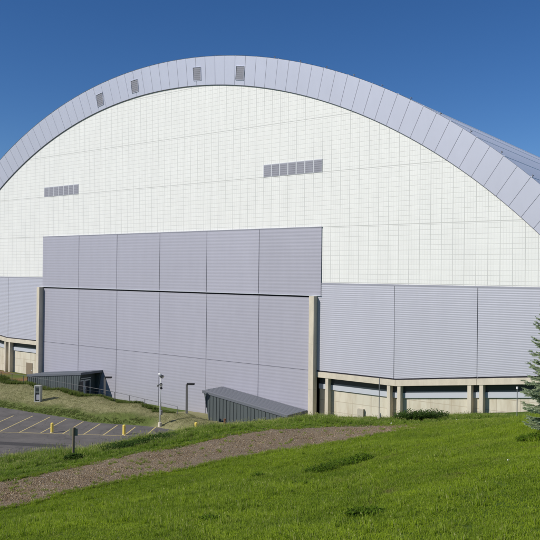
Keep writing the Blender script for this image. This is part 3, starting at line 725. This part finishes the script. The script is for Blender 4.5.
# ------------------------------------------------------------------ grass
def blades(n, half, h0, h1, w, seed, tone_p=.08, lean=.35, clump=0, heads=0):
    r = np.random.default_rng(seed); V = []; Fs = []; T = []
    if clump: cc = r.uniform(-half, half, (clump, 2)); base = cc[r.integers(0, clump, n)]+r.normal(0, .03, (n, 2))
    else: base = r.uniform(-half, half, (n, 2))
    for i in range(n):
        a = r.uniform(0, 2*math.pi); h = r.uniform(h0, h1)*r.uniform(.7, 1.1); ld = r.uniform(0, 2*math.pi); ln = abs(r.normal(0, lean))*h
        bx, by = base[i]; dx, dy = math.cos(a)*w/2, math.sin(a)*w/2; lx, ly = math.cos(ld)*ln, math.sin(ld)*ln; o = len(V)
        V += [(bx-dx, by-dy, -.03), (bx+dx, by+dy, -.03), (bx-dx*.8+lx*.3, by-dy*.8+ly*.3, h*.55), (bx+dx*.8+lx*.3, by+dy*.8+ly*.3, h*.55), (bx+lx, by+ly, h*(1-.25*ln/h))]
        Fs += [(o, o+1, o+3, o+2), (o+2, o+3, o+4)]; tv = r.random(); t_ = r.uniform(.5, 1) if tv < tone_p else r.uniform(0, .25)
        T += [t_*.6, t_*.6, t_, t_, min(1, t_+.12)]
        if r.random() < heads:
            hx_, hy_, hh = bx+lx*.5, by+ly*.5, h*1.25; o = len(V)
            V += [(bx, by, 0), (bx+.003, by, 0), (hx_, hy_, hh*.8), (hx_+.012, hy_, hh*.85), (hx_-.012, hy_+.004, hh*.87), (hx_, hy_, hh)]
            Fs += [(o, o+1, o+2), (o+2, o+3, o+5, o+4)]; T += [.9]*6
    return V, Fs, T
def patch_obj(name, data, m, coll):
    me = bpy.data.meshes.new(name); me.from_pydata(data[0], [], data[1])
    a = me.attributes.new('tone', 'FLOAT', 'POINT'); a.data.foreach_set('value', np.array(data[2], np.float32)); me.materials.append(m)
    o = bpy.data.objects.new(name, me); coll.objects.link(o); return o
def scatter(name, pts, rots, scl, pick, coll, label, kindm):
    me = bpy.data.meshes.new(name); me.from_pydata(pts.tolist(), [], [])
    for nm, ty, arr in (('rot', 'FLOAT_VECTOR', rots), ('scl', 'FLOAT_VECTOR', scl), ('pick', 'INT', pick)):
        a = me.attributes.new(nm, ty, 'POINT'); a.data.foreach_set('vector' if ty == 'FLOAT_VECTOR' else 'value', np.ascontiguousarray(arr).ravel())
    o = bpy.data.objects.new(name, me); COL.objects.link(o); me.materials.append(kindm)
    ng = bpy.data.node_groups.new(name+'_nodes', 'GeometryNodeTree')
    ng.interface.new_socket('Geometry', in_out='INPUT', socket_type='NodeSocketGeometry'); ng.interface.new_socket('Geometry', in_out='OUTPUT', socket_type='NodeSocketGeometry')
    gi, go = ng.nodes.new('NodeGroupInput'), ng.nodes.new('NodeGroupOutput')
    ci = ng.nodes.new('GeometryNodeCollectionInfo'); ci.inputs['Collection'].default_value = coll; ci.inputs['Separate Children'].default_value = True; ci.inputs['Reset Children'].default_value = True
    ip = ng.nodes.new('GeometryNodeInstanceOnPoints'); ip.inputs['Pick Instance'].default_value = True
    def named(n_, ty):
        a = ng.nodes.new('GeometryNodeInputNamedAttribute'); a.data_type = ty; a.inputs['Name'].default_value = n_; return a.outputs['Attribute']
    er = ng.nodes.new('FunctionNodeEulerToRotation'); ng.links.new(named('rot', 'FLOAT_VECTOR'), er.inputs[0])
    ng.links.new(gi.outputs[0], ip.inputs['Points']); ng.links.new(ci.outputs[0], ip.inputs['Instance'])
    ng.links.new(named('pick', 'INT'), ip.inputs['Instance Index']); ng.links.new(er.outputs[0], ip.inputs['Rotation']); ng.links.new(named('scl', 'FLOAT_VECTOR'), ip.inputs['Scale'])
    ng.links.new(ip.outputs[0], go.inputs[0])
    md = o.modifiers.new('scatter', 'NODES'); md.node_group = ng
    tag(o, label, name.split('_')[-1], kind='stuff'); return o
def slope_rot(x, y, yaw):
    e = .4; gx_ = (hz(x+e, y)-hz(x-e, y))/(2*e); gy_ = (hz(x, y+e)-hz(x, y-e))/(2*e)
    return np.c_[np.arctan(gy_)*.8, -np.arctan(gx_)*.8, yaw*0]+0, gx_, gy_
def region_pts(step, poly_test, box, seed):
    r = np.random.default_rng(seed); X, Y = np.meshgrid(np.arange(box[0], box[1], step), np.arange(box[2], box[3], step), indexing='ij')
    X = X+r.uniform(-.3, .3, X.shape)*step; Y = Y+r.uniform(-.3, .3, Y.shape)*step; X, Y = X.ravel(), Y.ravel(); k = poly_test(X, Y); return X[k], Y[k]
def pathd(x, y):            # signed distance to the ragged path edge, negative on the gravel
    d = seg_dist(x, y, PATHPOLY); return np.where(inside(x, y, PATHPOLY), -d, d)
def campos(x, y):
    dx, dy = x-CX, y-CY; r_ = math.cos(YAW)*dx-math.sin(YAW)*dy; f_ = math.sin(YAW)*dx+math.cos(YAW)*dy; return r_, f_
UPLINE = resample(uppW, 60)
def beyond(x, y):           # True on the building side of the path
    d = [None]; a = UPLINE; nx_ = np.gradient(a[:, 0]); ny_ = np.gradient(a[:, 1])
    i = np.argmin(np.hypot(x[:, None]-a[None, :, 0], y[:, None]-a[None, :, 1]), 1)
    return (nx_[i]*(y-a[i, 1])-ny_[i]*(x-a[i, 0])) > 0
def do_scatter(name, X, Y, coll, ncoll, label, m, s0, s1, seed, zs=None, dz=0):
    r = np.random.default_rng(seed); n = len(X); rot, gx_, gy_ = slope_rot(X, Y, np.zeros(n))
    # tilt to the slope first, yaw about the tilted axis by composing numerically
    yaw = r.uniform(0, 2*math.pi, n); cyw, syw = np.cos(yaw), np.sin(yaw)
    tx = gx_*cyw+gy_*syw; ty = -gx_*syw+gy_*cyw
    rot = np.c_[np.arctan(ty), -np.arctan(tx), yaw].astype(np.float32)
    s = r.uniform(s0, s1, n); z_ = s*(zs if zs is not None else 1)
    return scatter(name, np.c_[X, Y, hz(X, Y)+dz], rot, np.c_[s, s, z_].astype(np.float32), r.integers(0, ncoll, n).astype(np.int32), coll, label, m)
def mkcoll(n): return bpy.data.collections.new(n)

c1 = mkcoll('lawn_patches')
for i in range(5): patch_obj('lawn_patch', blades(470, .3, .035, .105, .0085, 20+i, .05, .85), m_lawn, c1)
in_front = lambda x, y: (lambda r_, f_: (f_ > 3) & (f_ < 47) & (np.abs(r_) < f_*.42+4))(*campos(x, y))
tst = lambda x, y: in_front(x, y) & (~beyond(x, y)) & (pathd(x, y)+vnoise(x, y, .8, 31)*.5 > .0)
X, Y = region_pts(.42, tst, (10, 92, -74, -20), 3)
do_scatter('lawn_grass', X, Y, c1, 5, 'bright green lawn covering the slope in front', m_lawn, .8, 1.25, 4, zs=1+vnoise(X, Y, 1.7, 41)*.9)
# scattered taller tufts and dry seed stalks in the lawn
c2 = mkcoll('tuft_patches')
for i in range(4): patch_obj('lawn_tuft', blades(70, .14, .10, .24, .009, 60+i, .15, .5, clump=3, heads=.03), m_lawn, c2)
keep = np.random.default_rng(5).random(len(X)) < .34*(1+2.2*vnoise(X, Y, 3, 51))
do_scatter('lawn_tuft_grass', X[keep]+.1, Y[keep]-.1, c2, 4, 'scattered taller tufts rising from the green lawn', m_lawn, .7, 1.3, 6)

c3 = mkcoll('verge_patches')
for i in range(5): patch_obj('verge_patch', blades(330, .34, .16, .46, .012, 80+i, .16, .35, clump=14, heads=.05), m_verge, c3)
crestl = np.array([at_t(*a)[:2] for a in [(-70, 486, 28), (0, 474.5, 29), (50, 463, 30.5), (100, 455.5, 33), (130, 449.5, 34), (165, 441.5, 36), (205, 431.5, 37.5), (250, 425, 39), (300, 420.5, 41), (340, 420, 42), (370, 421, 42.5), (400, 421, 42.5), (440, 420, 42), (480, 418, 41), (540, 414.5, 36)]])
wide = lambda x, y: (lambda r_, f_: (f_ > 3) & (f_ < 62) & (np.abs(r_) < f_*.42+5))(*campos(x, y))
tst = lambda x, y: wide(x, y) & beyond(x, y) & (pathd(x, y)+vnoise(x, y, .8, 32)*.5 > .05) & (seg_dist(x, y, crestl, False) < 15) & (seg_dist(x, y, LOT) > .4) & ~inside(x, y, LOT)
X, Y = region_pts(.52, tst, (-8, 80, -68, 6), 13)
gz = np.clip(pathd(X, Y)/2.0, .22, 1)*(1+vnoise(X, Y, 1.6, 42)*1.5)
right = np.clip((X-46)/6, 0, 1); gz = gz*(1-right*.45)
gz = gz*np.interp(X, [30, 46, 52, 60], [.72, .72, .9, 1])
do_scatter('verge_grass', X, Y, c3, 5, 'tall rough grass on the verge behind the gravel path', m_verge, .8, 1.2, 14, zs=gz)
# thin dry grass on the bank before the building, and its green crest
c4 = mkcoll('dry_patches')
for i in range(4): patch_obj('dry_patch', blades(160, .6, .04, .12, .02, 100+i, .3, .5), m_dryg, c4)
tst = lambda x, y: (x > -48) & (x < 34) & (y < -6) & (y > -20) & (~inside(x, y, LOT)) & (seg_dist(x, y, LOT) > .5)
X, Y = region_pts(.9, tst, (-48, 34, -20, -6), 15)
do_scatter('dry_grass', X, Y, c4, 4, 'thin straw coloured grass on the bank above the parking lot', m_dryg, .8, 1.3, 16)
c5 = mkcoll('bank_patches')
for i in range(4): patch_obj('bank_patch', blades(260, .42, .12, .46, .04, 120+i, .12, .5, clump=16), m_bankg, c5)
tst = lambda x, y: ((y > -7.6+vnoise(x, y, 2.5, 61)*1.4) & (y < -5.4) & (x < 9) & (x > -50))
X, Y = region_pts(.45, tst, (-50, 9, -9, -5), 17)
k = np.random.default_rng(3).random(len(X)) < np.interp(X, [-50, -5, 3, 9], [1, .95, .6, .35])
X, Y = X[k], Y[k]
do_scatter('bank_weeds', X, Y, c5, 4, 'dark green weeds lining the crest of the bank along the fence', m_bankg, .7, 1.15, 18, zs=np.interp(X, [-50, -20, 0, 9], [1.5, 1.3, 1.1, .7])*(1+vnoise(X, Y, 1.5, 62)*1.1))
tst = lambda x, y: (x > -50) & (x < 9) & (~inside(x, y, LOT)) & (seg_dist(x, y, LOT[:6], False) < 1.3+vnoise(x, y, 2, 63)*1.2) & (seg_dist(x, y, LOT[:6], False) > .15)
X, Y = region_pts(.5, tst, (-50, 9, -20, -8), 19)
do_scatter('kerb_grass', X, Y, c5, 4, 'low green grass edging the far side of the parking lot', m_bankg, .5, .9, 20, zs=.3)

# loose stones on the path
c6 = mkcoll('stone_kinds')
import bmesh
for i in range(5):
    bm = bmesh.new(); bmesh.ops.create_icosphere(bm, subdivisions=1, radius=.018)
    for v in bm.verts: v.co = Vector((v.co.x*random.uniform(.7, 1.5), v.co.y*random.uniform(.5, 1.1), v.co.z*random.uniform(.4, .7)))
    me = bpy.data.meshes.new('stone'); bm.to_mesh(me); bm.free(); me.materials.append(m_stone); c6.objects.link(bpy.data.objects.new('stone', me))
r = np.random.default_rng(33); n = 60000
u = r.random(n)*12; v = np.clip(r.normal(.5, .27, n), -.04, 1.04)
X = (np.interp(u, k_ := np.arange(13), lowW[:, 0])*(1-v)+np.interp(u, k_, uppW[:, 0])*v); Y = (np.interp(u, k_, lowW[:, 1])*(1-v)+np.interp(u, k_, uppW[:, 1])*v)
s = np.clip(r.lognormal(-.5, .45, n), .25, 1.8)
scatter('path_stones', np.c_[X, Y, hz(X, Y)+.03+s*.006], np.c_[r.uniform(-.4, .4, n), r.uniform(-.4, .4, n), r.uniform(0, 6.28, n)].astype(np.float32), np.c_[s, s, s].astype(np.float32),
        r.integers(0, 5, n).astype(np.int32), c6, 'loose stones strewn over the gravel path', m_stone)
# thin weeds creeping over the gravel at its edges and right end
e = np.minimum(v, 1-v); k = (r.random(n) < .004+np.clip(.10-e, 0, 1)*.9+np.clip((u-9.8)/2.4, 0, 1)*.25)
X2, Y2 = X[k][:4200], Y[k][:4200]
do_scatter('path_edge_grass', X2, Y2, c2, 4, 'stray grass tufts creeping over the gravel path edges', m_lawn, .35, .85, 34)

# ------------------------------------------------------------------ weed clumps (individual plants)
def weed(x, y, rad, hgt, label, seed, n=220, w=.022, mm=None, group='leafy weeds in the grass', name='weed_clump', cat='weed'):
    r = np.random.default_rng(seed); V = []; Fs = []; T = []
    for i in range(n):
        a = r.uniform(0, 2*math.pi); rr = rad*math.sqrt(r.random()); b = Vector((rr*math.cos(a), rr*math.sin(a), 0)); b.z = H1(x+b.x, y+b.y)-H1(x, y)-.03
        out = Vector((math.cos(a)*rr/rad, math.sin(a)*rr/rad, 0)); h = hgt*r.uniform(.5, 1)*(1-.35*rr/rad); d = (out*.5+Vector((r.normal(0, .3), r.normal(0, .3), 1))).normalized()
        nl = r.integers(3, 6)
        for j in range(nl):
            p = b+d*h*(j+.6)/nl; ang = r.uniform(0, 6.28); ld = (Vector((math.cos(ang), math.sin(ang), r.uniform(.1, .9)))).normalized(); sd = ld.cross(Vector((0, 0, 1))).normalized()
            ln = r.uniform(.05, .11)*min(1.6, hgt/.25)**.5; ww = w*r.uniform(.7, 1.3); o = len(V); t_ = r.uniform(0, .5) if r.random() < .3 else r.uniform(0, .15)
            V += [tuple(p), tuple(p+ld*ln*.5+sd*ww), tuple(p+ld*ln), tuple(p+ld*ln*.5-sd*ww)]; Fs.append((o, o+1, o+2, o+3)); T += [t_]*4
        o = len(V); V += [tuple(b), tuple(b+Vector((.006, 0, 0))), tuple(b+d*h)]; Fs.append((o, o+1, o+2)); T += [.2]*3
    me = bpy.data.meshes.new(name); me.from_pydata(V, [], Fs); at = me.attributes.new('tone', 'FLOAT', 'POINT'); at.data.foreach_set('value', np.array(T, np.float32)); me.materials.append(mm or m_weed)
    o = bpy.data.objects.new(name, me); COL.objects.link(o); o.location = (x, y, H1(x, y)); tag(o, label, cat, group); return o
for i, (px, py, tt, rad, hg, nn, lab) in enumerate((
    (322, 471, 24.6, .55, .26, 260, 'leftmost weed clump of the row across the middle of the lawn'),
    (340, 467, 25.4, .6, .30, 300, 'middle and widest weed clump of the row across the lawn'),
    (358, 463.5, 26, .5, .30, 260, 'rightmost weed clump of the row across the lawn'),
    (364, 517, 15.2, .36, .17, 260, 'round weed clump low in the lawn nearest the viewer'),
    (302, 486, 21.5, .28, .18, 150, 'small dark weed clump left below the lawn row'),
    (258, 473, 24.8, .2, .2, 90, 'lone small weed sprig just below the gravel path'),
    (534, 441, 22.5, .45, .28, 260, 'weed clump at the right edge of the lawn below the spruce'),
    (214, 524, 16, .3, .14, 160, 'faint low weed clump at the lower left of the lawn'))):
    x, y, _ = at_t(px, py, tt); weed(x, y, rad, hg*1.3, lab, 200+i, int(nn*1.2))
for i, (px, py, tt, rad, hg, lab) in enumerate((
    (121, 452, 34.2, .95, .6, 'dark bushy shrub at the left end of the shrub row on the verge'),
    (138, 448, 35, .7, .45, 'smaller dark shrub second in the verge row'),
    (158, 443.5, 36, .95, .5, 'dark shrub in front of the floodlight pole foot on the verge'),
    (74, 458.5, 31.3, .32, .4, 'dark bushy weed at the foot of the wooden signpost'),
    (411, 423, 40.5, .85, .85, 'dark green shrub left of two before the concrete wall'),
    (429, 422.5, 40.5, .9, .85, 'dark green shrub right of two before the concrete wall'))):
    x, y, _ = at_t(px, py, tt); weed(x, y, rad, hg, lab, 300+i, 1100, .03, m_shrub, 'low dark shrubs on the verge', 'low_shrub', 'shrub')

# ------------------------------------------------------------------ spruce
bx, by, _ = at_t(563, 424, 24.0); g = H1(bx, by)
tree = thing('spruce_tree', 'blue green spruce with layered drooping branches at the right edge', 'tree', (bx, by, g))
TH = 5.35
m = MB(); m.tube([(0, 0, -.2), (0, 0, 1.2), (.03, .02, 3), (.02, 0, TH)], [.12, .095, .06, .008], 10); m.build('trunk', m_bark, tree, smooth=True)
r = np.random.default_rng(77); V = []; Fs = []; T = []; br = MB()
def needle_twig(p, d, ln, dens=26):
    d = d.normalized(); a = d.orthogonal().normalized(); b = d.cross(a)
    for i in range(dens):
        f = (i+r.random())/dens; q = p+d*ln*f; an = r.uniform(0, 6.28); nd = (d*.75+a*math.cos(an)+b*math.sin(an)).normalized(); nl = r.uniform(.035, .06)*(1.15-.4*f)
        sd = nd.cross(d).normalized()*.0085; o = len(V); V.extend([tuple(q-sd), tuple(q+sd), tuple(q+nd*nl)]); Fs.append((o, o+1, o+2)); t_ = .15+.5*f*r.random(); T.extend([t_*.5, t_*.5, t_])
z = .16
while z < TH-.15:
    f = z/TH; L0 = 1.62*(1-f)**.66*(1.0 if f > .1 else .8); nb = 9 if f < .75 else 7; off = r.uniform(0, 6.28)
    for k in range(nb):
        a = off+6.283*k/nb+r.normal(0, .13); Lb = L0*r.uniform(.8, 1.12); rise = .02+.2*f+r.normal(0, .045); seg = 9; pts = []
        for j in range(seg+1):
            u = j/seg; pts.append(Vector((math.cos(a)*Lb*u, math.sin(a)*Lb*u, z+Lb*(rise*u-.26*u*u*(1-f)+.20*u**4)+r.normal(0, .006))))
        br.tube(pts, [.02*(1-.8*j/seg)*(1.2-f) for j in range(seg+1)], 5, cap=False)
        for j in range(1, seg+1):
            u = j/seg; p = pts[j]; d = (pts[j]-pts[j-1]).normalized()
            if j == seg: needle_twig(p-d*.05, d, .16*(1.2-f*.5))
            side = d.cross(Vector((0, 0, 1))).normalized()
            for sgn in (-1, 1):
                tl = Lb*.42*(1-u*.78)*r.uniform(.7, 1.15)+.06; td = (d*.9+side*sgn*.85+Vector((0, 0, -.12+r.normal(0, .06)))).normalized(); q = p-d*r.uniform(0, .1)
                needle_twig(q, td, tl, int(52*tl/.2)+14)
                if tl > .2:
                    for w_ in (.25, .5, .75):
                        for s2 in (-1, 1): needle_twig(q+td*tl*w_, (td+side.cross(td)*0+s2*td.cross(Vector((0, 0, 1))).normalized()*.8+Vector((0, 0, -.15))).normalized(), tl*.4, 26)
            needle_twig(p-d*.1, d, Lb/seg+.04, 18)
    z += .31*(1-.35*f)*r.uniform(.85, 1.2)
needle_twig(Vector((.02, 0, TH-.35)), Vector((0, 0, 1)), .4, 60)
br.build('branch', m_bark, tree)
me = bpy.data.meshes.new('crown'); me.from_pydata(V, [], Fs); at = me.attributes.new('tone', 'FLOAT', 'POINT'); at.data.foreach_set('value', np.array(T, np.float32)); me.materials.append(m_spruce)
o = bpy.data.objects.new('crown', me); COL.objects.link(o); o.parent = tree

# ------------------------------------------------------------------ light, sky, camera
w = bpy.data.worlds.new('World'); S.world = w; w.use_nodes = True; nt = w.node_tree
sky = nt.nodes.new('ShaderNodeTexSky'); sky.sky_type = 'NISHITA'; sky.sun_disc = False
SUN_EL, SUN_AZ = 38, 208            # azimuth clockwise from +Y
sky.sun_elevation = R(SUN_EL); sky.sun_rotation = R(SUN_AZ); sky.altitude = 1500; sky.air_density = 1.0; sky.dust_density = .1; sky.ozone_density = 5
bg = nt.nodes['Background']; bg.inputs['Strength'].default_value = .085; hs = nt.nodes.new('ShaderNodeHueSaturation'); hs.inputs['Saturation'].default_value = 1.2; hs.inputs['Hue'].default_value = .507; nt.links.new(sky.outputs[0], hs.inputs['Color']); nt.links.new(hs.outputs[0], bg.inputs['Color'])
sl = bpy.data.lights.new('sun', 'SUN'); sl.energy = 4.0; sl.angle = R(.53); sl.color = (1, .955, .88)
so = bpy.data.objects.new('sun', sl); COL.objects.link(so)
sd = Vector((math.sin(R(SUN_AZ))*math.cos(R(SUN_EL)), math.cos(R(SUN_AZ))*math.cos(R(SUN_EL)), math.sin(R(SUN_EL))))
so.rotation_euler = (-sd).to_track_quat('-Z', 'Y').to_euler(); so.location = (0, -80, 120)
cam = bpy.data.cameras.new('camera'); co = bpy.data.objects.new('camera', cam); COL.objects.link(co); S.camera = co
cam.sensor_fit = 'HORIZONTAL'; cam.sensor_width = 36; cam.lens = 36*F/540; cam.clip_end = 5000; cam.clip_start = .1
fwd = Vector(ray(270, 270)); c_, s_ = math.cos(ROL), math.sin(ROL)
def rawdir(u, v):                   # image-space unit steps -> world
    return Vector(ray(270+u*F, 270-v*F))
xa_ = (rawdir(1, 0)-fwd).normalized(); ya_ = (rawdir(0, 1)-fwd).normalized(); za_ = -fwd.normalized()
Mx = Matrix((xa_, ya_, za_)).transposed().to_4x4(); Mx.translation = Vector((CX, CY, H)); co.matrix_world = Mx
vs = S.view_settings; vs.view_transform = 'Standard'; vs.look = 'None'; vs.gamma = 1; vs.use_curve_mapping = False; vs.exposure = 0.1
S.render.engine = 'CYCLES'; S.cycles.max_bounces = 6; S.cycles.transparent_max_bounces = 8; S.cycles.use_denoising = True
S.render.resolution_x = S.render.resolution_y = 1024
